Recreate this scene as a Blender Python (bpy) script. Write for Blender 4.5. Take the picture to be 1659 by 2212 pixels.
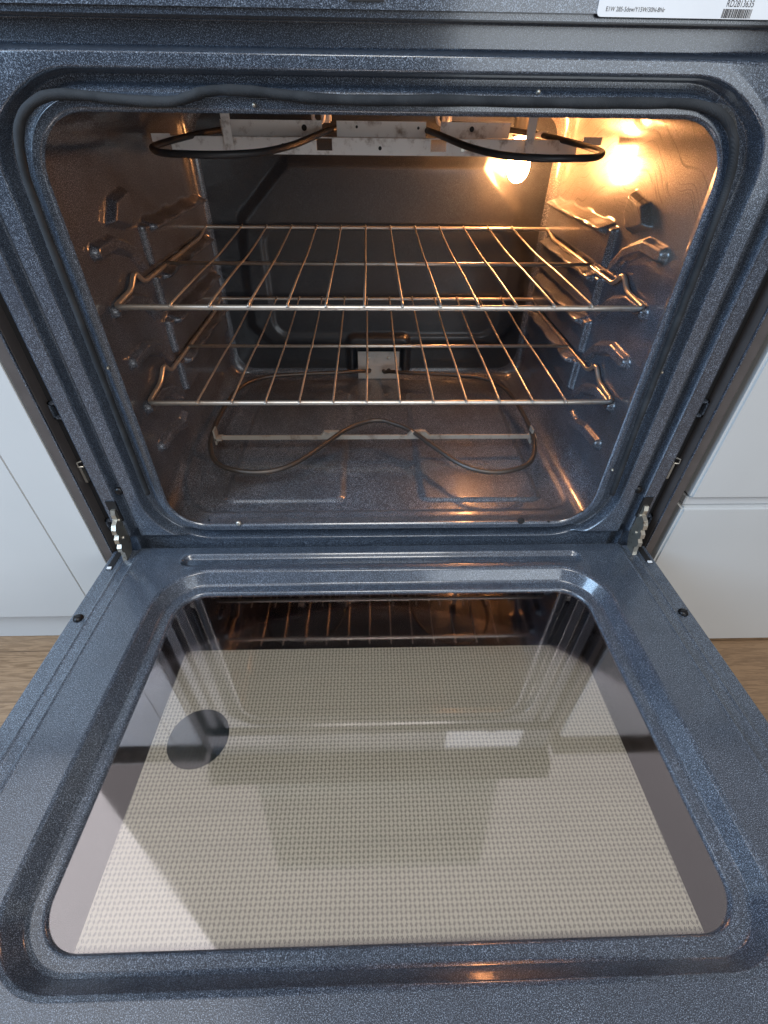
import bpy, math, random
import numpy as np
from mathutils import Vector, Matrix

for o in list(bpy.data.objects):
    bpy.data.objects.remove(o)
scn = bpy.context.scene
COL = scn.collection
random.seed(3)
rng = np.random.RandomState(5)

# ------------------------------------------------------------------ camera
PITCH, YAW, ROLL = .7019, .0339, .0133
fw = Vector((math.sin(YAW)*math.cos(PITCH), math.cos(YAW)*math.cos(PITCH), -math.sin(PITCH)))
rt = Vector((math.cos(YAW), -math.sin(YAW), 0))
up0 = rt.cross(fw)
rt2 = rt*math.cos(ROLL)+up0*math.sin(ROLL)
up2 = -rt*math.sin(ROLL)+up0*math.cos(ROLL)
cd = bpy.data.cameras.new('camera')
cam = bpy.data.objects.new('camera', cd)
COL.objects.link(cam)
cam.matrix_world = Matrix(((rt2.x, up2.x, -fw.x, -.0149), (rt2.y, up2.y, -fw.y, -.4671), (rt2.z, up2.z, -fw.z, .4521), (0, 0, 0, 1)))
cd.sensor_fit = 'HORIZONTAL'
cd.sensor_width = 36
cd.lens = 36*1024.5/1659
cd.clip_start = .01
cd.clip_end = 50
scn.camera = cam

# ------------------------------------------------------------------ light
world = bpy.data.worlds.new('World')
scn.world = world
world.use_nodes = True
bg = world.node_tree.nodes['Background']
bg.inputs[1].default_value = 1.0
# a pale room: bright ceiling, dimmer walls
wt = world.node_tree
_tc = wt.nodes.new('ShaderNodeTexCoord')
_sp = wt.nodes.new('ShaderNodeSeparateXYZ')
_rp = wt.nodes.new('ShaderNodeValToRGB')
_rp.color_ramp.interpolation = 'EASE'
_e = _rp.color_ramp.elements
_e[0].position, _e[0].color = .45, (.07, .075, .085, 1)
_e[1].position, _e[1].color = .92, (.52, .505, .52, 1)
_m = wt.nodes.new('ShaderNodeMath')
_m.operation = 'MULTIPLY_ADD'
_m.inputs[1].default_value = .5
_m.inputs[2].default_value = .5
wt.links.new(_tc.outputs['Generated'], _sp.inputs[0])
wt.links.new(_sp.outputs[2], _m.inputs[0])
wt.links.new(_m.outputs[0], _rp.inputs[0])
wt.links.new(_rp.outputs[0], bg.inputs[0])


def area(name, loc, target, sx, sy, power, col):
    d = bpy.data.lights.new(name, 'AREA')
    d.shape = 'RECTANGLE'
    d.size, d.size_y, d.energy, d.color = sx, sy, power, col
    o = bpy.data.objects.new(name, d)
    COL.objects.link(o)
    o.location = loc
    o.rotation_euler = (Vector(target)-Vector(loc)).to_track_quat('-Z', 'Y').to_euler()
    return o


area('window_light', (-1.65, -.95, 1.15), (.15, .05, .1), .9, 1.1, 46, (.46, .70, 1.0))
area('front_fill', (.95, -2.4, .60), (0, 0, .3), 1.2, .9, 15, (.84, .92, 1.0))  # added fill lamp out in front, brightens the oven face and bracket
area('ceiling_light', (.05, -1.62, 2.2), (0.05, -.2, 0), .9, .9, 36, (1.0, .97, .92))
# added panel high on the left, shaped for the pale patch mirrored in glass
wl = area('patch_light', (-1.43, -.51, 1.90), (-1.43, -.51, 0), 1.6, 1.6, 12, (.96, .97, 1.0))
wl.rotation_euler = (0, 0, math.radians(-40))
scn.view_settings.view_transform = 'Standard'
scn.view_settings.look = 'None'
scn.view_settings.exposure = -0.2
scn.view_settings.gamma = 1
scn.cycles.max_bounces = 10


# ------------------------------------------------------------------ materials
class NT:
    def __init__(s, name):
        s.m = bpy.data.materials.new(name)
        s.m.use_nodes = True
        s.t = s.m.node_tree
        s.b = s.t.nodes['Principled BSDF']
        s.out = s.t.nodes['Material Output']

    def n(s, typ, **kw):
        nd = s.t.nodes.new(typ)
        for k, v in kw.items():
            if k.startswith('i_'):
                key = k[2:]
                nd.inputs[int(key) if key.isdigit() else key].default_value = v
            else:
                setattr(nd, k, v)
        return nd

    def l(s, a, b):
        s.t.links.new(a, b)

    def math(s, op, a, b=None, c=None):
        nd = s.t.nodes.new('ShaderNodeMath')
        nd.operation = op
        for i, v in enumerate((a, b, c)):
            if v is None:
                continue
            if isinstance(v, (int, float)):
                nd.inputs[i].default_value = v
            else:
                s.l(v, nd.inputs[i])
        return nd.outputs[0]

    def mix(s, fac, a, b):
        nd = s.t.nodes.new('ShaderNodeMix')
        nd.data_type = 'RGBA'
        for i, v in ((0, fac), (6, a), (7, b)):
            if isinstance(v, (int, float)):
                nd.inputs[i].default_value = v
            elif isinstance(v, tuple):
                nd.inputs[i].default_value = v+(1,)
            else:
                s.l(v, nd.inputs[i])
        return nd.outputs[2]

    def ramp(s, x, p0, p1):
        nd = s.n('ShaderNodeMapRange', interpolation_type='SMOOTHSTEP')
        s.l(x, nd.inputs[0])
        nd.inputs[1].default_value = p0
        nd.inputs[2].default_value = p1
        return nd.outputs[0]

    def coord(s):
        return s.n('ShaderNodeTexCoord').outputs['Object']

    def noise(s, scale, detail=2, vec=None, rough=.5, dist=0):
        nd = s.n('ShaderNodeTexNoise')
        nd.inputs['Scale'].default_value = scale
        nd.inputs['Detail'].default_value = detail
        nd.inputs['Roughness'].default_value = rough
        nd.inputs['Distortion'].default_value = dist
        s.l(vec if vec is not None else s.coord(), nd.inputs['Vector'])
        return nd.outputs[0]

    def bump(s, h, strength, dist):
        nd = s.n('ShaderNodeBump')
        nd.inputs['Strength'].default_value = strength
        nd.inputs['Distance'].default_value = dist
        s.l(h, nd.inputs['Height'])
        s.l(nd.outputs[0], s.b.inputs['Normal'])
        return nd


def enamel(name, dark=(.012, .018, .029), fleck=(.44, .53, .66), soot=0.0, rough=.32, coat=.9, wipe=False, lo=.57, hi=.68, fw=.30, fs=1350):
    s = NT(name)
    co = s.coord()
    n1 = s.noise(fs, 1, co)
    n2 = s.noise(fs*1.65, 0, co)
    f1 = s.ramp(n1, lo, hi)
    f2 = s.ramp(n2, lo+.03, hi+.02)
    big = s.noise(7, 4, co, .6)
    mid = s.noise(60, 3, co, .6)
    c = s.mix(s.ramp(mid, .3, .75), dark, tuple(v*1.35 for v in dark))
    dens = s.math('MULTIPLY_ADD', s.ramp(s.noise(22, 3, co, .6), .3, .7), .28, fw)
    c = s.mix(s.math('MULTIPLY', f1, dens), c, fleck)
    c = s.mix(s.math('MULTIPLY', f2, .35), c, fleck)
    if soot > 0:
        st = s.math('MULTIPLY', s.ramp(big, .35, .7), soot)
        c = s.mix(st, c, (.030, .028, .027))
    s.l(c, s.b.inputs['Base Color'])
    r = s.math('MULTIPLY_ADD', big, .22, rough-.11)
    if wipe:
        # old wipe marks: long curved streaks in the gloss
        sp = s.n('ShaderNodeSeparateXYZ')
        s.l(co, sp.inputs[0])
        wob = s.noise(7, 2, co)
        ry = s.math('ADD', s.math('SUBTRACT', sp.outputs[1], .25), s.math('MULTIPLY', s.math('SUBTRACT', wob, .5), .16))
        rz = s.math('ADD', s.math('SUBTRACT', sp.outputs[2], .27), s.math('MULTIPLY', s.math('SUBTRACT', s.noise(5, 2, co), .5), .14))
        rad = s.math('SQRT', s.math('ADD', s.math('MULTIPLY', ry, ry), s.math('MULTIPLY', s.math('MULTIPLY', rz, rz), 2.2)))
        ang = s.math('ARCTAN2', rz, ry)
        cv = s.n('ShaderNodeCombineXYZ')
        s.l(s.math('MULTIPLY', rad, 190), cv.inputs[0])
        s.l(s.math('MULTIPLY', ang, 1.6), cv.inputs[1])
        lines = s.noise(1, 4, cv.outputs[0], .7)
        zone = s.math('MULTIPLY', s.ramp(sp.outputs[0], .22, .29), s.ramp(s.math('ADD', sp.outputs[2], s.math('MULTIPLY', wob, .05)), .33, .40))
        tan_mix = s.math('MULTIPLY', zone, .38)  # mixes the upper right wall towards a paler tan
        c2 = s.mix(tan_mix, c, (.34, .29, .22))
        streak = s.math('MULTIPLY', s.ramp(lines, .52, .66), zone)
        c2 = s.mix(s.math('MULTIPLY', streak, .65), c2, (.030, .025, .020))
        s.l(c2, s.b.inputs['Base Color'])
        r = s.math('ADD', r, s.math('MULTIPLY', streak, .15))
    s.l(r, s.b.inputs['Roughness'])
    s.b.inputs['IOR'].default_value = 1.5
    s.b.inputs['Coat IOR'].default_value = 1.6
    s.b.inputs['Coat Weight'].default_value = coat
    s.b.inputs['Coat Roughness'].default_value = .13
    h = s.math('ADD', s.math('MULTIPLY', s.noise(320, 2, co), .6), s.noise(35, 2, co))
    s.bump(h, .25, .0012)
    return s.m


def metal(name, col, rough=.35, dirt=(.12, .07, .04), amt=.3, scale=60, metallic=.9, bump=.15):
    s = NT(name)
    co = s.coord()
    n = s.noise(scale, 5, co, .65)
    k = s.math('MULTIPLY', s.ramp(n, .5, .75), amt)
    s.l(s.mix(k, col, dirt), s.b.inputs['Base Color'])
    s.l(s.math('MULTIPLY_ADD', n, .3, rough-.12), s.b.inputs['Roughness'])
    s.b.inputs['Metallic'].default_value = metallic
    s.bump(n, bump, .0006)
    return s.m


def plain(name, col, rough=.5, var=.12, scale=20, bump=.05, metallic=0, bscale=None, spec=.5):
    s = NT(name)
    co = s.coord()
    n = s.noise(scale, 4, co)
    s.l(s.mix(s.ramp(n, .3, .7), tuple(v*(1-var) for v in col), tuple(min(1, v*(1+var)) for v in col)), s.b.inputs['Base Color'])
    s.b.inputs['Roughness'].default_value = rough
    s.b.inputs['Metallic'].default_value = metallic
    s.b.inputs['Specular IOR Level'].default_value = spec
    s.bump(s.noise(bscale or scale*8, 3, co), bump, .0008)
    return s.m


M = {}
M['enamel'] = enamel('blue_speckled_enamel')
M['liner'] = enamel('cavity_enamel', dark=(.012, .016, .024), fleck=(.44, .48, .56), soot=.5, rough=.33, coat=.75, wipe=True, lo=.55, hi=.63, fw=.44, fs=1000)
M['back'] = enamel('back_wall_enamel', dark=(.010, .013, .018), fleck=(.16, .18, .20), soot=.5, rough=.42, coat=.35, lo=.57, hi=.68, fw=.2)
M['rack'] = metal('nickel_rack_wire', (.66, .62, .56), .34, (.26, .17, .10), .45, 90, .9)
M['element'] = metal('heating_element', (.10, .085, .075), .42, (.16, .09, .05), .5, 80, .7)
M['broil'] = metal('sooty_element', (.045, .045, .048), .45, (.09, .06, .04), .4, 80, .5)
M['galv'] = metal('galvanised_plate', (.90, .88, .85), .60, (.22, .14, .09), .85, 55, .15)
M['arm'] = metal('worn_hinge_steel', (.50, .47, .40), .32, (.10, .06, .035), .8, 150, .85)
M['bar'] = metal('stained_bar', (.40, .36, .31), .45, (.13, .07, .035), .6, 60, .4)
M['plate'] = metal('terminal_sheet', (.48, .47, .44), .5, (.2, .15, .1), .3, 60, .3)
M['zinc'] = metal('zinc_hinge', (.60, .58, .52), .35, (.14, .12, .09), .4, 120, .9)
M['trim'] = plain('side_panel_paint', (.085, .075, .072), .4, .1, 40, .08)
M['black'] = plain('black_gap', (.008, .008, .009), .6)
M['matte'] = plain('matte_black_panel', (.012, .012, .013), .85, spec=.15)
M['screw'] = plain('black_screw', (.012, .012, .013), .35, metallic=.5)
M['gasket'] = None
M['white'] = plain('white_cabinet_lacquer', (.55, .56, .555), .38, .02, 6, .02, bscale=500)
M['plinth'] = plain('white_plinth', (.54, .55, .55), .5, .03, 6, .02)
M['counter'] = plain('dark_counter', (.24, .22, .20), .45, .3, 60)
M['label'] = plain('label_paper', (.80, .82, .84), .45, .02, 30, .02)
M['ink'] = plain('label_ink', (.03, .03, .035), .6)
M['hood'] = plain('hood_steel', (.55, .54, .52), .6, .05, 10)

s = NT('hood_glass')
_t = s.n('ShaderNodeBsdfTransparent')
_t.inputs[0].default_value = (.9, .92, .91, 1)
_x = s.n('ShaderNodeMixShader')
_x.inputs[0].default_value = .38
s.b.inputs['Base Color'].default_value = (.30, .32, .31, 1)
s.b.inputs['Roughness'].default_value = .15
s.l(_t.outputs[0], _x.inputs[1])
s.l(s.b.outputs[0], _x.inputs[2])
s.l(_x.outputs[0], s.out.inputs[0])
M['hood_glass'] = s.m

s = NT('braided_gasket')
co = s.coord()
w = s.n('ShaderNodeTexWave', wave_type='BANDS', bands_direction='DIAGONAL')
w.inputs['Scale'].default_value = 420
w.inputs['Distortion'].default_value = 2
s.l(co, w.inputs['Vector'])
n = s.noise(45, 4, co)
s.l(s.mix(s.ramp(n, .35, .7), (.010, .013, .017), (.028, .032, .037)), s.b.inputs['Base Color'])
s.b.inputs['Roughness'].default_value = .8
s.bump(s.math('ADD', w.outputs[1], s.math('MULTIPLY', n, 2)), .35, .0008)
M['gasket'] = s.m

# wood floor
s = NT('oak_floor')
co = s.coord()
br = s.n('ShaderNodeTexBrick', offset=.37)
br.inputs['Scale'].default_value = 1
br.inputs['Brick Width'].default_value = 1.1
br.inputs['Row Height'].default_value = .16
br.inputs['Mortar Size'].default_value = .0012
br.inputs['Color1'].default_value = (.30, .19, .105, 1)
br.inputs['Color2'].default_value = (.36, .24, .145, 1)
br.inputs['Mortar'].default_value = (.10, .06, .035, 1)
s.l(co, br.inputs['Vector'])
mp = s.n('ShaderNodeMapping')
mp.inputs['Scale'].default_value = (2, 22, 1)
s.l(co, mp.inputs['Vector'])
g = s.noise(9, 8, mp.outputs[0], .65, 1.2)
s.l(s.mix(s.ramp(g, .38, .66), br.outputs[0], (.20, .125, .07)), s.b.inputs['Base Color'])
s.b.inputs['Roughness'].default_value = .45
s.bump(g, .2, .001)
M['wood'] = s.m

# clear low-e oven glass: sees through, mirrors a part
s = NT('oven_window_glass')
tr = s.n('ShaderNodeBsdfTransparent')
tr.inputs[0].default_value = (.95, .95, .94, 1)
gl = s.n('ShaderNodeBsdfGlossy')
gl.inputs['Roughness'].default_value = .04
gl.inputs['Color'].default_value = (.98, .91, .93, 1)
lw = s.n('ShaderNodeFresnel')
lw.inputs['IOR'].default_value = 1.6
sm = s.noise(14, 4, s.coord(), .6)
nr = s.math('MULTIPLY_ADD', s.ramp(sm, .45, .8), .07, .035)
s.l(nr, gl.inputs['Roughness'])
fac = s.math('MULTIPLY_ADD', lw.outputs[0], 1.15, .085)
mx = s.n('ShaderNodeMixShader')
s.l(fac, mx.inputs[0])
s.l(tr.outputs[0], mx.inputs[1])
s.l(gl.outputs[0], mx.inputs[2])
s.l(mx.outputs[0], s.out.inputs[0])
M['glass'] = s.m

# printed inner pane: pale ceramic print of slanted dash pairs
def frit(name, base, ink, strength=1.0):
    s = NT(name)
    co = s.coord()
    sp = s.n('ShaderNodeSeparateXYZ')
    s.l(co, sp.inputs[0])
    P = 1/.0037
    X = s.math('MULTIPLY', sp.outputs[0], P)
    Y = s.math('MULTIPLY', sp.outputs[1], P)
    i = s.math('FLOOR', X)
    j = s.math('FLOOR', Y)
    u = s.math('SUBTRACT', s.math('SUBTRACT', X, i), .5)
    v = s.math('SUBTRACT', s.math('SUBTRACT', Y, j), .5)
    par = s.math('SUBTRACT', s.math('MULTIPLY', s.math('MODULO', s.math('ABSOLUTE', s.math('ADD', i, j)), 2), 2), 1)
    us = s.math('MULTIPLY', u, par)
    a = s.math('ADD', s.math('MULTIPLY', us, .5), s.math('MULTIPLY', v, .866))
    b = s.math('SUBTRACT', s.math('MULTIPLY', us, .866), s.math('MULTIPLY', v, .5))
    d1 = s.math('ABSOLUTE', s.math('SUBTRACT', s.math('ABSOLUTE', b), .13))
    m1 = s.math('LESS_THAN', d1, .075)
    m2 = s.math('LESS_THAN', s.math('ABSOLUTE', a), .37)
    m = s.math('MULTIPLY', s.math('MULTIPLY', m1, m2), strength)
    big = s.noise(9, 4, co, .6)
    mp = s.n('ShaderNodeMapping')
    mp.inputs['Scale'].default_value = (3, 90, 1)
    s.l(co, mp.inputs['Vector'])
    st = s.noise(1, 4, mp.outputs[0], .6)
    bc = s.mix(s.math('MULTIPLY', s.ramp(st, .4, .75), .35), base, tuple(q*.75 for q in base))
    bc = s.mix(s.math('MULTIPLY', s.ramp(big, .4, .7), .3), bc, tuple(q*.82 for q in base))
    s.l(s.mix(m, bc, ink), s.b.inputs['Base Color'])
    s.b.inputs['Roughness'].default_value = .42
    return s.m


M['frit'] = frit('printed_glass', (.80, .79, .685), (.10, .10, .085))
M['spot'] = frit('reflection_spot_print', (.022, .038, .042), (.006, .009, .010))  # dark colour painted in for a round object mirrored in the pane
M['dark'] = plain('dark_door_inside', (.012, .012, .013), .4)

s = NT('bulb_glow')
s.b.inputs['Base Color'].default_value = (1, .8, .5, 1)
s.b.inputs['Emission Color'].default_value = (1, .41, .14, 1)
s.b.inputs['Emission Strength'].default_value = 215
M['bulb'] = s.m


# ------------------------------------------------------------------ mesh helpers
def link(name, me, mat, parent=None, smooth=True):
    if mat is not None:
        me.materials.append(mat)
    if smooth:
        me.polygons.foreach_set('use_smooth', [True]*len(me.polygons))
    o = bpy.data.objects.new(name, me)
    COL.objects.link(o)
    if parent is not None:
        o.parent = parent
    return o


def mesh(name, V, F, mat, parent=None, smooth=True):
    me = bpy.data.meshes.new(name)
    me.from_pydata([tuple(map(float, v)) for v in V], [], [tuple(int(i) for i in f) for f in F])
    me.update()
    return link(name, me, mat, parent, smooth)


class MB:
    def __init__(s):
        s.V = []
        s.F = []

    def add(s, V, F):
        b = len(s.V)
        s.V += [tuple(v) for v in V]
        s.F += [tuple(i+b for i in f) for f in F]
        return s

    def box(s, x0, x1, y0, y1, z0, z1, c=.0):
        """box with chamfered edges"""
        c = min(c, (x1-x0)/2.01, (y1-y0)/2.01, (z1-z0)/2.01)
        if c <= 0:
            V = [(x, y, z) for x in (x0, x1) for y in (y0, y1) for z in (z0, z1)]
            return s.add(V, [(0, 1, 3, 2), (4, 6, 7, 5), (0, 4, 5, 1), (2, 3, 7, 6), (0, 2, 6, 4), (1, 5, 7, 3)])
        import bmesh
        bm = bmesh.new()
        bmesh.ops.create_cube(bm, size=1)
        for v in bm.verts:
            v.co = Vector((x0 if v.co.x < 0 else x1, y0 if v.co.y < 0 else y1, z0 if v.co.z < 0 else z1))
        bmesh.ops.bevel(bm, geom=bm.edges[:], offset=c, segments=2, affect='EDGES')
        bm.verts.index_update()
        s.add([v.co[:] for v in bm.verts], [[v.index for v in f.verts] for f in bm.faces])
        bm.free()
        return s

    def tube(s, pts, r, n=10, closed=False, ry=None):
        P = [Vector(p) for p in pts]
        N = len(P)
        rr = r if hasattr(r, '__len__') else [r]*N
        T = []
        for i in range(N):
            a = P[(i-1) % N] if (closed or i > 0) else P[i]
            b = P[(i+1) % N] if (closed or i < N-1) else P[i]
            T.append((b-a).normalized())
        nrm = T[0].orthogonal().normalized()
        if abs(T[0].z) < .9:
            nrm = (Vector((0, 0, 1))-T[0]*T[0].z).normalized()
        V = []
        for i in range(N):
            nrm = (nrm-T[i]*nrm.dot(T[i])).normalized()
            bn = T[i].cross(nrm)
            for k in range(n):
                t = 2*math.pi*k/n
                V.append((P[i]+nrm*rr[i]*math.cos(t)+bn*(ry or rr[i])*math.sin(t))[:])
        F = []
        for i in range(N if closed else N-1):
            j = (i+1) % N
            for k in range(n):
                F.append((i*n+k, i*n+(k+1) % n, j*n+(k+1) % n, j*n+k))
        if not closed:
            F.append(tuple(reversed(range(n))))
            F.append(tuple((N-1)*n+k for k in range(n)))
        return s.add(V, F)

    def disc(s, c, axis, r, h, n=24, dome=0):
        """short cylinder from c along axis with height h"""
        A = Vector(axis).normalized()
        u = A.orthogonal().normalized()
        w = A.cross(u)
        c = Vector(c)
        V = []
        rings = [(r, 0), (r, h*.7), (r*.88, h)]
        if dome:
            rings = [(r, 0), (r*.92, h*.5), (r*.7, h*.85), (r*.35, h)]
        for q, z in rings:
            for k in range(n):
                t = 2*math.pi*k/n
                V.append((c+A*z+(u*math.cos(t)+w*math.sin(t))*q)[:])
        F = [(i*n+k, i*n+(k+1) % n, (i+1)*n+(k+1) % n, (i+1)*n+k) for i in range(len(rings)-1) for k in range(n)]
        F.append(tuple((len(rings)-1)*n+k for k in range(n)))
        F.append(tuple(reversed(range(n))))
        return s.add(V, F)

    def prism(s, poly, axis, a0, a1):
        """poly in the two other axes, extruded along axis"""
        n = len(poly)
        def mk(p, a):
            return {0: (a, p[0], p[1]), 1: (p[0], a, p[1]), 2: (p[0], p[1], a)}[axis]
        V = [mk(p, a0) for p in poly]+[mk(p, a1) for p in poly]
        F = [tuple(range(n)), tuple(reversed(range(n, 2*n)))]+[(i, i+n, (i+1) % n+n, (i+1) % n) for i in range(n)]
        return s.add(V, F)

    def build(s, name, mat, parent=None, smooth=False, auto=False):
        o = mesh(name, s.V, s.F, mat, parent, smooth)
        import bmesh
        bm = bmesh.new()
        bm.from_mesh(o.data)
        bmesh.ops.recalc_face_normals(bm, faces=bm.faces[:])
        bm.to_mesh(o.data)
        bm.free()
        if auto:
            o.data.polygons.foreach_set('use_smooth', [True]*len(o.data.polygons))
            o.data.set_sharp_from_angle(angle=math.radians(40))
        return o


def crom(pts, per=10, closed=False):
    P = [np.array(p, float) for p in pts]
    N = len(P)
    out = []
    for i in range(N if closed else N-1):
        g = lambda k: P[k % N] if closed else P[min(max(k, 0), N-1)]
        a, b, c, d = g(i-1), g(i), g(i+1), g(i+2)
        for t in np.linspace(0, 1, per, endpoint=False):
            out.append(.5*((2*b)+(-a+c)*t+(2*a-5*b+4*c-d)*t*t+(-a+3*b-3*c+d)*t**3))
    if not closed:
        out.append(P[-1])
    return [tuple(p) for p in out]


def fillet(pts, r, n=5, closed=False):
    """polyline with rounded corners"""
    P = [Vector(p) for p in pts]
    N = len(P)
    out = []
    for i in range(N):
        if not closed and i in (0, N-1):
            out.append(P[i][:])
            continue
        a, b, c = P[i-1], P[i], P[(i+1) % N]
        d1, d2 = (a-b), (c-b)
        q = min(r, d1.length*.45, d2.length*.45)
        p1, p2 = b+d1.normalized()*q, b+d2.normalized()*q
        for k in range(n+1):
            t = k/n
            out.append((p1*(1-t)**2+b*2*t*(1-t)+p2*t*t)[:])
    return out


def ss(x, a, b):
    t = np.clip((x-a)/(b-a), 0, 1)
    return t*t*(3-2*t)


def box_h(x, y, x0, x1, y0, y1, e):
    """smooth-edged plateau"""
    return ss(x, x0-e, x0+e)*(1-ss(x, x1-e, x1+e))*ss(y, y0-e, y0+e)*(1-ss(y, y1-e, y1+e))


def seg_d(x, y, pts):
    d = np.full(np.shape(x), 9.)
    for (ax, ay), (bx, by) in zip(pts[:-1], pts[1:]):
        vx, vy = bx-ax, by-ay
        t = np.clip(((x-ax)*vx+(y-ay)*vy)/(vx*vx+vy*vy), 0, 1)
        d = np.minimum(d, np.hypot(x-ax-t*vx, y-ay-t*vy))
    return d


def poly_sd(x, y, pts):
    d = seg_d(x, y, list(pts)+[pts[0]])
    ins = np.zeros(np.shape(x), bool)
    n = len(pts)
    for i in range(n):
        (ax, ay), (bx, by) = pts[i], pts[(i+1) % n]
        c = ((ay > y) != (by > y)) & (x < (bx-ax)*(y-ay)/((by-ay) if by != ay else 1e-9)+ax)
        ins ^= c
    return np.where(ins, -d, d)


def rr_sdf(x, y, x0, x1, y0, y1, r):
    cx, cy = (x0+x1)/2, (y0+y1)/2
    qx = np.abs(x-cx)-(x1-x0)/2+r
    qy = np.abs(y-cy)-(y1-y0)/2+r
    return np.hypot(np.maximum(qx, 0), np.maximum(qy, 0))+np.minimum(np.maximum(qx, qy), 0)-r


def rrect(x0, x1, y0, y1, r, nx, ny, nc):
    """rounded rectangle, fixed counts, counter-clockwise from bottom-left"""
    r = max(r, 1e-4)
    P = []
    for t in np.linspace(0, 1, nx, endpoint=False):
        P.append((x0+r+(x1-x0-2*r)*t, y0))
    def arc(cx, cy, a0):
        for t in np.linspace(0, 1, nc, endpoint=False):
            a = a0+t*math.pi/2
            P.append((cx+r*math.cos(a), cy+r*math.sin(a)))
    arc(x1-r, y0+r, -math.pi/2)
    for t in np.linspace(0, 1, ny, endpoint=False):
        P.append((x1, y0+r+(y1-y0-2*r)*t))
    arc(x1-r, y1-r, 0)
    for t in np.linspace(0, 1, nx, endpoint=False):
        P.append((x1-r-(x1-x0-2*r)*t, y1))
    arc(x0+r, y1-r, math.pi/2)
    for t in np.linspace(0, 1, ny, endpoint=False):
        P.append((x0, y1-r-(y1-y0-2*r)*t))
    arc(x0+r, y0+r, math.pi)
    return np.array(P)


def ring_faces(nr, n, closed=True):
    i = np.arange(nr-1)[:, None]*n
    k = np.arange(n)[None, :]
    k2 = (k+1) % n
    return np.stack([i+k, i+k2, i+n+k2, i+n+k], -1).reshape(-1, 4)


def fast_mesh(name, V, F, mat, parent, smooth=True):
    me = bpy.data.meshes.new(name)
    V = np.asarray(V, np.float32)
    F = np.asarray(F, np.int32)
    me.vertices.add(len(V))
    me.vertices.foreach_set('co', V.ravel())
    me.loops.add(F.size)
    me.loops.foreach_set('vertex_index', F.ravel())
    me.polygons.add(len(F))
    me.polygons.foreach_set('loop_start', np.arange(0, F.size, 4, dtype=np.int32))
    me.update(calc_edges=True)
    return link(name, me, mat, parent, smooth)


def tag(o, label=None, cat=None, group=None, kind=None):
    for k, v in (('label', label), ('category', cat), ('group', group), ('kind', kind)):
        if v:
            o[k] = v
    return o


def empty(name, loc=(0, 0, 0)):
    o = bpy.data.objects.new(name, None)
    o.empty_display_size = .05
    COL.objects.link(o)
    o.location = loc
    return o


# ------------------------------------------------------------------ setting
fl = MB()
fl.box(-4, 4, -4, .8, -.26, -.24).build('floor', M['wood'])
tag(bpy.data.objects['floor'], kind='structure')


# ================================================================== OVEN
oven = empty('oven')
tag(oven, 'blue speckled enamel oven with its door dropped open and interior bulb lit', 'oven')

# ---- cavity liner -------------------------------------------------
LX, LZ0, LZ1 = .298, .030, .468
BY = .475


def wall_h(y, z):
    """inward stamping of a side wall"""
    h = np.zeros(np.shape(y))
    for k, zk in enumerate((.338, .281, .224, .166)):
        # stamped block behind, with a rail along its top
        b = box_h(y, z, .208, .470, zk-.040, zk+.004, .0020)*.009
        rail = box_h(y, z, .222, .455, zk-.003, zk+.007, .0019)*.009
        scal = .0028*np.sin((y-.22)*2*math.pi/.075)*box_h(y, z, .222, .455, zk-.001, zk+.010, .003)
        h = np.maximum(h, b)+rail+scal
    for k in range(5):
        dz = -.0585*k
        arm = [(.186, .304+dz), (.165, .324+dz), (.124, .339+dz), (.084, .338+dz)]
        if k == 4:
            arm = [(.172, .325+dz), (.126, .337+dz), (.084, .340+dz)]
        d = seg_d(y, z, arm)
        h = np.maximum(h, .0085*(1-ss(d, .0045, .0090)))
        if k == 4:
            h = np.maximum(h, .008*(1-ss(seg_d(y, z, [(.182, .098), (.168, .096)]), .003, .009)))
    d = poly_sd(y, z, [(.190, .382), (.150, .376), (.130, .357), (.172, .346), (.190, .360)])
    h = np.maximum(h, .010*(1-ss(d, -.003, .003)))
    # vertical drawing folds near the front
    h += .0012*(1-ss(np.abs(y-.045), .001, .006))
    return h


def floor_h(x, y):
    h = np.zeros(np.shape(x))
    for x0, x1 in ((-.226, -.053), (.054, .229)):
        d = rr_sdf(x, y, x0, x1, .055, .40, .015)
        h += .0038*(1-ss(d, -.0065, .0005))
    d = rr_sdf(x, y, -.262, .262, .036, .46, .03)
    h -= .0025*(1-ss(d, -.004, .004))
    return h


nx, ny, nc = 150, 270, 14
ys = np.concatenate([[.005, .006, .008, .0105, .014, .018, .022], np.linspace(.026, .459, 260), BY-.016+.016*np.sin(np.linspace(.1, 1, 7)*math.pi/2)])
rings = []
for y in ys:
    t = ss(y, .006, .024)
    back = max(0, (y-(BY-.016))/.016)
    sh = .016*(1-math.sqrt(max(0, 1-back*back)))
    hx = .273+(LX-.273)*t-sh
    z0 = .034+(LZ0-.034)*t+sh
    z1 = .4495+(LZ1-.4495)*t-sh
    P = rrect(-hx, hx, z0, z1, .042-.008*t, nx, ny, nc)
    Y = np.full(len(P), y)
    x, z = P[:, 0].copy(), P[:, 1].copy()
    fade = ss(np.full(len(P), y), .024, .034)*(1-ss(np.full(len(P), y), BY-.012, BY-.002))
    wz = wall_h(Y, z)*fade
    side = np.abs(x) > hx-.0008
    x2 = np.where(side, x-np.sign(x)*wz, x)
    fh = floor_h(x, Y)*fade
    flr = z < z0+.0006
    z2 = np.where(flr, z+fh, z)
    rings.append(np.stack([x2, Y, z2], -1))
n = len(P)
V = np.concatenate(rings)
fast_mesh('cavity_liner', V, ring_faces(len(ys), n), M['liner'], oven)

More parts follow.
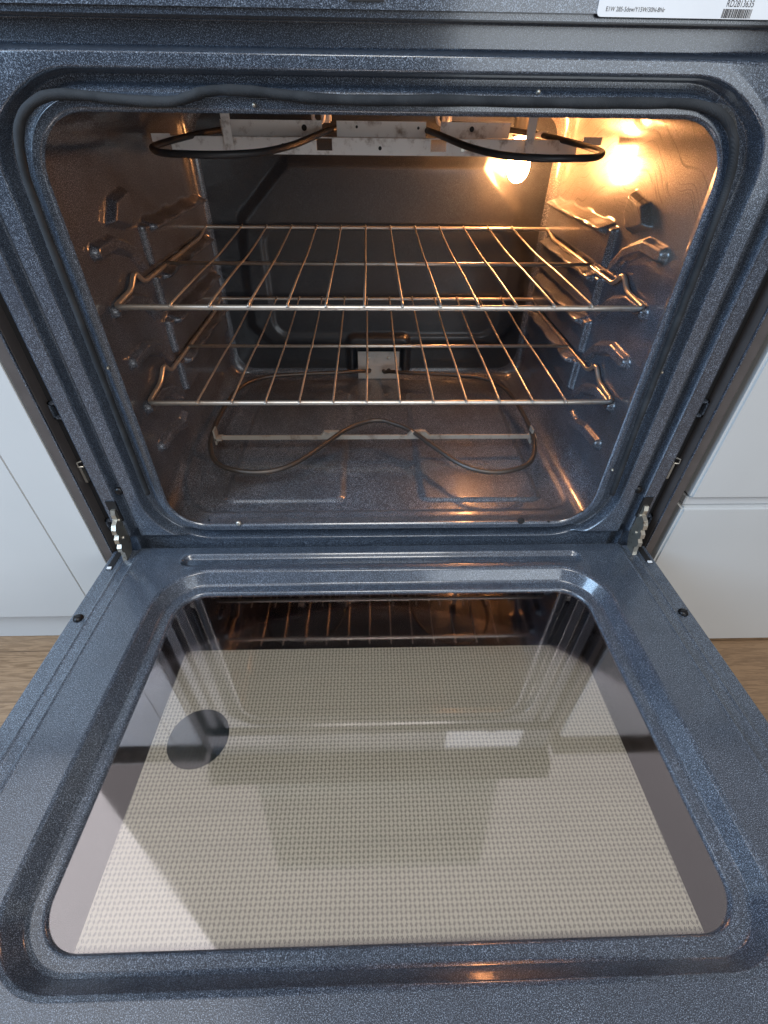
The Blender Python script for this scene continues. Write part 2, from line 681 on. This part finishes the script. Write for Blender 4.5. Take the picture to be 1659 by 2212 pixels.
# ---- back wall ----------------------------------------------------
gx = np.linspace(-.286, .286, 230)
gz = np.linspace(.040, .458, 170)
X, Z = np.meshgrid(gx, gz)
pl = [(-.145, .388), (.172, .388), (.236, .325), (.262, .24), (.266, .14), (.236, .098), (-.208, .098), (-.240, .135), (-.236, .225), (-.228, .31)]
d = poly_sd(X, Z, pl)
h = .007*(1-ss(d, -.008, .014))
h -= .0040*(1-ss(rr_sdf(X, Z, -.200, .228, .115, .300, .03), -.006, .006))
h += .008*(1-ss(rr_sdf(X, Z, -.055, .058, .0, .112, .012), -.002, .010))
h -= .010*(1-ss(rr_sdf(X, Z, -.046, .049, .0, .092, .004), -.002, .004))
Yb = BY-h
idx = np.arange(X.size).reshape(X.shape)
F = np.stack([idx[:-1, :-1], idx[:-1, 1:], idx[1:, 1:], idx[1:, :-1]], -1).reshape(-1, 4)
fast_mesh('back_panel', np.stack([X, Yb, Z], -1).reshape(-1, 3), F, M['back'], oven)

# ---- front frame --------------------------------------------------
def face_y(x, z):
    d = rr_sdf(x, z, -.273, .273, .034, .4495, .045)
    side = np.abs(x)-.273
    d = d*(1+.32*ss(z, .435, .47)*ss(d, .012, .020))
    q = np.where(d < .042, d, np.where(side > .042, side, .042))
    y = np.interp(q, [0, .002, .009, .011, .018, .020, .029, .032, .047, .050, .0585, .060, .0615, .063, .077, .080, .083],
                     [.005, .003, .003, .010, .013, .016, .017, .0008, .0, .014, .015, .008, -.0015, .0005, .0005, .003, .012])
    # groove under the upper panel
    g = ss(z, .482, .487)*(1-ss(z, .500, .503))
    y = y+g*.016*(np.abs(x) < .4)
    low = 1-ss(z, .008, .020)
    y = y+low*.012
    return y


S0 = .083
nr = 110
nx, ny, nc = 150, 150, 46
rings = []
for i in range(nr):
    if i < 55:
        dd = .042*i/54
        P = rrect(-.273-dd, .273+dd, .034-dd, .4495+dd, .045+dd, nx, ny, nc)
    else:
        t = (i-54)/(nr-55)
        A = rrect(-.315, .315, -.008, .4915, .087, nx, ny, nc)
        # outer rectangle reached by pushing each point out
        B = A.copy()
        L = rrect(-.356, .356, -.05, .525, .0005, nx, ny, nc)
        B = L
        P = A*(1-t)+B*t
    rings.append(np.stack([P[:, 0], face_y(P[:, 0], P[:, 1]), P[:, 1]], -1))
frame = fast_mesh('front_frame', np.concatenate(rings), ring_faces(nr, len(P)), M['enamel'], oven)

# ---- body shell, side panels --------------------------------------
b = MB()
for sx in (-1, 1):
    xs = sorted((sx*.3815, sx*.3665))
    b.box(xs[0], xs[1], -.002, .62, -.215, .60, .0015)
b.box(-.366, .366, .60, .618, -.215, .60)
b.box(-.366, .366, .016, .60, -.215, -.20)
body = b.build('side_panels', M['trim'], oven, auto=True)
b = MB()
for sx in (-1, 1):
    xs = sorted((sx*.3535, sx*.3663))
    b.box(xs[0], xs[1], .014, .05, -.2, .599)
b.box(-.353, .353, .052, .07, -.19, .0)
b.build('inner_shell', M['black'], oven)
for sx in (-1, 1):       # thin bright edge of the side panel
    xs = sorted((sx*.3670, sx*.3685))
    MB().box(xs[0], xs[1], -.0035, -.0015, -.20, .5).build('side_edge_strip', M['enamel'], oven)
for zc, ht, kind in ((.198, .020, 0), (.128, .008, 1), (.112, .022, 2), (.030, .018, 0)):
    for sx in (-1, 1):
        b = MB()
        x0, x1 = sorted((sx*.357, sx*.3645))
        if kind == 0:
            b.box(x0, x1, .0085, .0135, zc+ht/2-.0025, zc+ht/2)
            b.box(x0, x1, .0085, .0135, zc-ht/2, zc-ht/2+.0025)
            b.box(max(x0, x1)-.002 if sx > 0 else x0, max(x0, x1) if sx > 0 else x0+.002, .0085, .0135, zc-ht/2, zc+ht/2)
        elif kind == 1:
            b.tube([(sx*.358, .009, zc+.004), (sx*.3625, .007, zc+.003), (sx*.363, .007, zc-.003), (sx*.359, .009, zc-.004)], .0009, 6)
        else:
            b.box(x0, x0+.003, .0085, .0135, zc-ht/2, zc+ht/2)
        b.build('panel_clip', M['enamel'] if kind == 0 else M['zinc'], oven)

# upper front panel with the latch slot, control panel and cooktop
b = MB()
b.box(-.366, .366, -.0065, .012, .5005, .600, .0035)
up_ = b.build('upper_panel', M['enamel'], oven, auto=True)
b = MB()
b.box(-.028, -.004, -.0075, -.0050, .5075, .5125)
b.build('latch_slot', M['black'], up_)
b = MB()
b.prism([(-.008, .603), (-.034, .612), (-.046, .655), (-.012, .668), (.10, .668), (.10, .603)], 0, -.378, .378)
b.build('control_panel', M['matte'], oven, auto=True)
b = MB()
b.box(-.383, .383, -.030, .62, .669, .684, .004)
b.build('cooktop', M['black'], oven, auto=True)
b = MB()
b.box(-.365, .365, -.012, .010, -.205, -.052, .004)
b.build('storage_drawer', M['enamel'], oven, auto=True)

# ---- rating label ---------------------------------------------------
b = MB()
poly = []
for cx, cz, a0 in ((.1435, .5055, 180), (.300, .5055, 270), (.300, .575, 0), (.1435, .575, 90)):
    for k in range(6):
        a = math.radians(a0+k*18)
        poly.append((cx+.003*math.cos(a), cz+.003*math.sin(a)))
b.prism(poly, 1, -.0072, -.0067)
lab = b.build('rating_label', M['label'], oven)


def text(name, body_, x, z, size, parent, mat, sx=1):
    c = bpy.data.curves.new(name, 'FONT')
    c.body = body_
    c.size = size
    o = bpy.data.objects.new(name, c)
    COL.objects.link(o)
    bpy.context.view_layer.update()
    me = bpy.data.meshes.new_from_object(o.evaluated_get(bpy.context.evaluated_depsgraph_get()))
    bpy.data.objects.remove(o)
    for v in me.vertices:
        p = v.co.copy()
        v.co = (x+p.x*sx, -.00735, z+p.y)
    return link(name, me, mat, parent, False)


text('printed_code', 'E1W 285-5dew/Y15W/30N-8Nr', .1460, .5052, .0032, lab, M['ink'], .95)
text('serial_number', 'RD2813635', .2275, .5083, .0046, lab, M['ink'], .85)
text('serial_heading', 'SER', .2280, .5122, .0036, lab, M['ink'], .9)
b = MB()
x = .2265
while x < .2465:
    w_ = random.choice((.0003, .0005, .0008))
    b.box(x, x+w_, -.00738, -.00722, .5030, .5073)
    x += w_+random.choice((.0003, .0005))
b.build('barcode', M['ink'], lab)

# ---- gasket -------------------------------------------------------
g = [(-.2885, .092), (-.288, .18), (-.287, .30), (-.2865, .385), (-.2835, .420), (-.274, .443), (-.256, .4555), (-.235, .459), (-.195, .4565),
     (-.165, .4555), (-.150, .4575), (-.136, .4610), (-.121, .4625), (-.100, .4620), (-.075, .4602), (-.051, .4585), (-.02, .4580), (.05, .4585), (.13, .4580), (.19, .4585), (.232, .4580),
     (.254, .452), (.270, .438), (.2785, .415), (.2815, .375), (.283, .30), (.2845, .20), (.288, .086)]
pts = crom([(x, -.0035+(.0015 if abs(x) < .25 else 0), z) for x, z in g], 10)
gr = [.0033*(1+.05*math.sin(i*.31)+.04*math.sin(i*.83)) for i in range(len(pts))]
MB().tube(pts, gr, 14).build('door_gasket', M['gasket'], oven, smooth=True)
for x, z in ((-.2915, .125), (.2795, .120), (-.281, .25), (.2915, .245), (-.10, .4545), (.112, .4640)):
    MB().disc((x, .0025, z), (0, -1, 0), .0017, .003, 12, 1).build('gasket_clip', M['arm'], oven, smooth=True)

# ---- frame screws and holes ---------------------------------------
for x, z in ((-.324, .093), (.323, .089)):
    MB().disc((x, .0025, z), (0, -1, 0), .0055, .0042, 24, 1).build('frame_screw', M['screw'], oven, smooth=True)
MB().disc((.184, .0045, .036), (0, -1, .2), .0046, .002, 20).build('drain_hole', M['black'], oven)
MB().disc((-.190, .0045, .036), (0, -1, .2), .0036, .0025, 16, 1).build('frame_rivet', M['zinc'], oven, smooth=True)
for x, z in ((-.227, .042), (.262, .052), (.222, .034)):
    MB().disc((x, .0045, z), (0, -1, .2), .0016, .0015, 10).build('pin_hole', M['black'], oven)

# ---- hinge arms ---------------------------------------------------
arm = [(.012, .066), (-.004, .066), (-.0065, .060), (-.006, .053), (-.014, .050), (-.0185, .045), (-.0195, .039), (-.0165, .0355), (-.0215, .032), (-.0225, .026),
       (-.0195, .0225), (-.0235, .019), (-.0240, .013), (-.0205, .009), (-.0215, .001), (-.024, -.006), (-.010, -.010), (-.001, .006), (.004, .020), (.012, .034)]
for sx in (-1, 1):
    b = MB()
    xc = sx*.3400
    b.prism(arm, 0, xc-.0028, xc+.0028)
    hg = b.build('hinge_arm', M['arm'], oven)
    for yy, zz in ((-.003, .050), (-.010, .026)):
        MB().disc((xc-.0045, yy, zz), (1, 0, 0), .0022, .009, 14).build('hinge_rivet', M['zinc'], hg, smooth=False)
    b = MB()
    b.box(xc-.006, xc+.006, -.0012, .012, .046, .078)
    b.build('hinge_slot', M['black'], oven)

# ---- heating elements ----------------------------------------------
# the tube is drawn as one loop
half = [(-.016, .474, .045), (-.018, .455, .047), (-.030, .432, .058), (-.075, .412, .064), (-.15, .402, .065), (-.215, .388, .065), (-.250, .350, .065),
        (-.262, .285, .065), (-.264, .21, .065), (-.257, .150, .065), (-.236, .103, .065), (-.200, .082, .065), (-.160, .080, .065), (-.125, .100, .065), (-.090, .143, .066),
        (-.055, .190, .067), (-.022, .2150, .067)]
path = half+[(0, .2195, .067)]+[(-x*.925-.003, y-.003, z) for x, y, z in reversed(half)]
be = MB().tube(crom(path, 9), .0036, 12).build('bake_element', M['element'], oven, smooth=True)
b = MB()
b.box(-.249, .237, .1800, .1825, .0555, .0625)
for x in (-.078, .058):
    b.prism([(x-.016, .062), (x-.010, .070), (x+.012, .070), (x+.020, .062), (x+.016, .058), (x-.012, .058)], 1, .1775, .1845)
for x in (-.2535, .2415):
    b.box(x-.005, x+.006, .174, .188, .057, .0605)
    b.box(x-.0045, x-.002, .174, .188, .050, .075)
b.build('element_bracket', M['bar'], be)
b = MB()
b.prism([(.468, .0835), (.466, .0835), (.4625, .0560), (.4605, .0255), (.468, .0255)], 0, -.040, .0435)
tp = b.build('terminal_plate', M['plate'], be)
for x in (-.0185, .0215):
    MB().disc((x, .4645, .0715), (0, -1, .1), .0034, .0025, 16, 1).build('screw', M['zinc'], be, smooth=True)
    MB().disc((x+.001, .4622, .046), (0, -1, 0), .0045, .0012, 16).build('terminal_hole', M['black'], be)

bh = [(-.055, .335, .4335), (-.0675, .305, .432), (-.080, .255, .428), (-.100, .200, .4220), (-.128, .165, .4175), (-.165, .148, .4160), (-.200, .148, .4160), (-.232, .165, .4160),
      (-.254, .200, .4175), (-.262, .240, .4190), (-.252, .290, .423), (-.222, .330, .429), (-.17, .37, .435), (-.12, .43, .438), (-.11, .474, .438)]
path = list(reversed(bh))+[(0, .350, .434)]+[(-x*.985, y, z) for x, y, z in bh]
br_ = MB().tube(crom(path, 9), .0035, 12).build('broil_element', M['broil'], oven, smooth=True)
b = MB()
# cross plate: face strip below, set-back strip above, notches where the tube passes
for x0, x1 in ((-.268, -.082), (-.062, .066), (.086, .258)):
    b.box(x0, x1, .309, .3105, .4075, .4250)
for x0, x1 in ((-.082, -.062), (.066, .086)):
    b.box(x0, x1, .309, .3105, .4075, .4120)
b.box(-.268, .258, .3105, .325, .4245, .4255)
for x0, x1 in ((-.205, -.075), (-.056, .060), (.079, .170)):
    b.box(x0, x1, .325, .3265, .4256, .4420)
b.box(-.292, -.268, .312, .3135, .4190, .4275)
b.box(.262, .286, .302, .3035, .4210, .4290)
b.prism([(.195, .428), (.212, .4335), (.222, .4335), (.222, .426)], 1, .3300, .3315)
b.build('broil_bracket', M['galv'], br_)
for x in (-.192, .192):
    MB().box(x-.0055, x+.0055, .2995, .3010, .4100, .4690).build('hanger_strip', M['galv'], br_)
for x, z, r in ((-.125, .4155, .0036), (-.098, .4345, .0034), (.108, .4150, .0034), (.120, .4350, .003), (-.195, .4330, .002), (.0, .4150, .0022), (-.03, .4360, .0016), (.05, .4355, .0016)):
    MB().disc((x, .3089 if z < .42 else .3249, z), (0, -1, 0), r, .0003, 16).build('bracket_hole', M['black'] if x < .1 or x > .11 else M['zinc'], br_)
for x in (-.085, .090):
    c = [(x+.0075*math.cos(a), .40, .4455+.0075*math.sin(a)) for a in np.linspace(0, 2*math.pi, 24, endpoint=False)]
    MB().tube(c, .0028, 8, closed=True).build('terminal_washer', M['galv'], br_, smooth=True)
    MB().box(x+.002, x+.016, .42, .44, .438, .466, .002).build('terminal_block', M['galv'], br_, auto=True)

# ---- oven bulb ------------------------------------------------------
prof = [(.0001, -.040), (.009, -.0385), (.0165, -.034), (.0215, -.027), (.0235, -.018), (.0225, -.008), (.0185, .002), (.0145, .010), (.0130, .018)]
bx, by_, bz = .215, .432, .407
Vb, n = [], 28
A = Vector((0, .25, 1)).normalized()
U = Vector((1, 0, 0))
W = A.cross(U)
for r, hgt in prof:
    for k in range(n):
        t = 2*math.pi*k/n
        Vb.append((Vector((bx, by_, bz))+A*hgt+U*r*.74*math.cos(t)+W*r*.74*math.sin(t))[:])
Fb = [(i*n+k, i*n+(k+1) % n, (i+1)*n+(k+1) % n, (i+1)*n+k) for i in range(len(prof)-1) for k in range(n)]
bulb = mesh('oven_bulb', Vb, Fb, M['bulb'], oven)
b = MB()
b.tube([(Vector((bx, by_, bz))+A*q)[:] for q in (.017, .024, .034, .052)], [.0125, .013, .0125, .0125], 24)
b.build('bulb_socket', M['zinc'], bulb, auto=True)

# ================================================================== DOOR
WX, WY0, WY1 = .2615, -.405, -.071
def door_z(x, y):
    d = rr_sdf(x, y, -WX, WX, WY0, WY1, .034)
    z = np.interp(d, [0, .0015, .003, .0115, .0145, .0235, .0270], [-.0215, -.0180, -.0170, -.0162, -.0148, -.0014, 0])
    ax = np.abs(x)
    z = z-.0035*ss(ax, .3370, .3400)-.0016*ss(ax, .3545, .3570)
    z = z+.0011*(np.exp(-((ax-.3370)/.0015)**2)+np.exp(-((ax-.3545)/.0015)**2))*(1-ss(y, -.03, -.012))
    # pressed bar beside the hinges
    s_ = seg_d(x, y, [(-.262, -.0270), (.262, -.0270)])
    z = z-.0055*(1-ss(s_, .0045, .0115))
    e = ss(ax, .3740, .3785)
    z = z-.006*e*e
    z = z-.006*ss(y, -.006, .0005)**2
    return z


nx, ny, nc = 230, 170, 26
rings = []
for i in range(46):
    dd = .030*i/45
    P = rrect(-WX-dd, WX+dd, WY0-dd, WY1+dd, .034+dd, nx, ny, nc)
    rings.append(P)
A_ = rings[-1]
L_ = rrect(-.3785, .3785, -.560, .0005, .010, nx, ny, nc)
for i in range(1, 71):
    t = i/70
    rings.append(A_*(1-t)+L_*t)
VV = [np.stack([P[:, 0], P[:, 1], door_z(P[:, 0], P[:, 1])], -1) for P in rings]
last = VV[-1].copy()
last[:, 2] = -.026
VV.append(last)
door = fast_mesh('door', np.concatenate(VV), ring_faces(len(VV), len(L_)), M['enamel'], oven)

b = MB()
b.box(-.378, .378, -.556, -.004, -.075, -.070, .002)
for sx in (-1, 1):
    x0, x1 = sorted((sx*.3740, sx*.3780))
    b.box(x0, x1, -.556, -.004, -.070, -.0245)
b.box(-.374, .374, -.5595, -.5560, -.070, -.0245)
b.build('door_outer_skin', M['black'], door)
# walls of the well under the window
b = MB()
b.box(-.3, .3, -.445, -.035, -.069, -.066)
b.build('door_cavity', M['dark'], door)
b = MB()
b.box(-WX-.008, WX+.008, WY0-.008, WY1+.008, -.0209, -.0203)
b.build('window_glass', M['glass'], door)
b = MB()
b.box(-.2340, .2330, -.412, -.1465, -.0295, -.0265)
b.build('printed_pane', M['frit'], door)
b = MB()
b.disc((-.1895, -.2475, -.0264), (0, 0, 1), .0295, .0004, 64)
b.build('reflection_spot', M['spot'], door)  # disc laid on the pane in place of a dark reflection
for x, y in ((-.3660, -.115), (.3650, -.119)):
    b = MB()
    b.disc((x, y, -.0055), (0, 0, 1), .0058, .0045, 24, 1)
    sc = b.build('door_screw', M['screw'], door, smooth=True)
    MB().box(x-.004, x+.004, y-.0007, y+.0007, -.0015, -.0006).build('screw_recess', M['black'], sc)
for sx in (-1, 1):
    x0, x1 = sorted((sx*.3625, sx*.3700))
    b = MB()
    b.box(x0, x1, -.0385, -.006, -.0080, -.0044)
    sl = b.build('hinge_slot', M['black'], door)
    b = MB()
    b.box(x0+.001, x1-.001, -.0375, -.0345, -.0045, -.0028)
    b.build('slot_lip', M['label'], sl)
# front handle, beyond the bottom of the picture
b = MB()
b.tube([(-.30, -.50, -.082), (-.30, -.50, -.115), (.30, -.50, -.115), (.30, -.50, -.082)], .009, 14)
b.build('door_handle', M['black'], door, auto=True)


def flare(o):
    for v in o.data.vertices:
        v.co.x *= .966+.13*(-v.co.y)
    for c in o.children:
        flare(c)


flare(door)

# ================================================================== RACKS
def make_rack(z):
    root = empty('oven_rack', (0, .075, z))
    r = .0030
    RX = .2925
    side = [(.129, .0015), (.150, .0165), (.1685, .000), (.422, .0025), (.447, .0105)]
    L = [(-RX, .078, -.0025)]+[(-RX, y, zz) for y, zz in side]
    L[-1] = (-RX+.002, .449, .0115)
    back = [(-RX+.002, .460, .0118), (RX-.002, .460, .0118)]
    pts = L+back[:1]+back[1:]+[(-x, y, zz) for x, y, zz in reversed(L)]
    pts = [(x, y-.075, zz) for x, y, zz in pts]
    P = fillet(pts, .010, 5, closed=True)
    MB().tube(P, r, 12, closed=True).build('rim', M['rack'], root, smooth=True)
    MB().tube([(-RX+.001, .252-.075, .0028), (RX-.001, .252-.075, .0028)], .0024, 10).build('crossbar', M['rack'], root, smooth=True)
    for i in range(12):
        x = -.2290+i*.0416
        x2 = x
        q = [(x, .0735-.075, .0010), (x, .0765-.075, .0030), (x+.001*rng.randn()*.4, .20-.075, .0056), (x2, .30-.075, .0058), (x2, .445-.075, .0128), (x2, .4605-.075, .0150)]
        MB().tube(crom(q, 5), .00138, 8).build('wire', M['rack'], root, smooth=True)
    return root


def copy_tree(o, parent=None):
    c = o.copy()
    COL.objects.link(c)
    c.parent = parent
    for ch in list(o.children):
        copy_tree(ch, c)
    return c


rack1 = make_rack(.2885)
tag(rack1, 'nickel wire oven rack in the upper position, nearest the bulb', 'oven rack', 'wire racks inside the oven')
rack2 = copy_tree(rack1)
rack2.location = (0.001, .075, .1740)
tag(rack2, 'nickel wire oven rack in the lower position, above the bottom heating element', 'oven rack', 'wire racks inside the oven')

# ================================================================== CABINETS
cl = empty('kitchen_cabinet', (-.384, 0, -.24))


def cbox(root, name, mat, x0, x1, y0, y1, z0, z1, c=.002):
    b = MB()
    lx, ly, lz = root.location
    b.box(x0-lx, x1-lx, y0-ly, y1-ly, z0-lz, z1-lz, c)
    return b.build(name, mat, root, auto=True)


cbox(cl, 'filler_strip', M['white'], -.4394, -.3845, .0000, .60, -.148, .555, .0006)
cbox(cl, 'cabinet_door', M['white'], -1.04, -.4396, -.0005, .019, -.148, .555, .0008)
cbox(cl, 'carcass', M['white'], -1.04, -.4400, .0205, .60, -.145, .56)
cbox(cl, 'plinth', M['plinth'], -1.04, -.3845, .030, .045, -.24, -.1495, .0015)
cbox(cl, 'countertop', M['counter'], -1.04, -.3845, -.020, .62, .590, .600, .002)
cbox(cl, 'wall_panel', M['white'], -1.04, -.3845, .60, .62, .602, 1.05, .001)
tag(cl, 'plain white cabinet left of the oven with a plinth below its door', 'cabinet')
cr = empty('kitchen_cabinet', (.392, 0, -.24))
cbox(cr, 'carcass', M['white'], .3900, 1.04, .0225, .60, -.237, .56)
d1 = cbox(cr, 'drawer_front', M['white'], .3945, 1.04, -.0005, .021, .0745, .555, .003)
d2 = cbox(cr, 'drawer_front', M['white'], .3925, 1.04, -.0005, .021, -.236, .0590, .003)
cbox(cr, 'finger_rail', M['plinth'], .3945, 1.04, .006, .0215, .0600, .0735, .001)
cbox(cr, 'countertop', M['counter'], .3845, 1.04, -.020, .62, .590, .600, .002)
cbox(cr, 'wall_panel', M['white'], .3845, 1.04, .60, .62, .602, 1.05, .001)
tag(cr, 'white drawer cabinet right of the oven with a gap between two drawer fronts', 'cabinet')

# ================================================================== HOOD (seen mirrored in the door glass)
hood = empty('range_hood', (0, .3, 1.27))
b = MB()
Vh = [(-.42, -.11, 0), (.42, -.11, 0), (.31, -.35, 0), (-.31, -.35, 0), (-.42, -.11, .10), (.42, -.11, .10), (.31, -.35, .06), (-.31, -.35, .06)]
b.add(Vh, [(0, 1, 2, 3), (7, 6, 5, 4), (0, 4, 5, 1), (1, 5, 6, 2), (2, 6, 7, 3), (3, 7, 4, 0)])
b.build('glass_canopy', M['hood_glass'], hood)
b = MB()
b.box(-.42, .42, -.1095, .32, 0, .13, .003)
b.build('hood_body', M['hood'], hood, auto=True)
tag(hood, 'grey range hood with smoked glass canopy, mirrored faintly in the oven door glass', 'range hood')
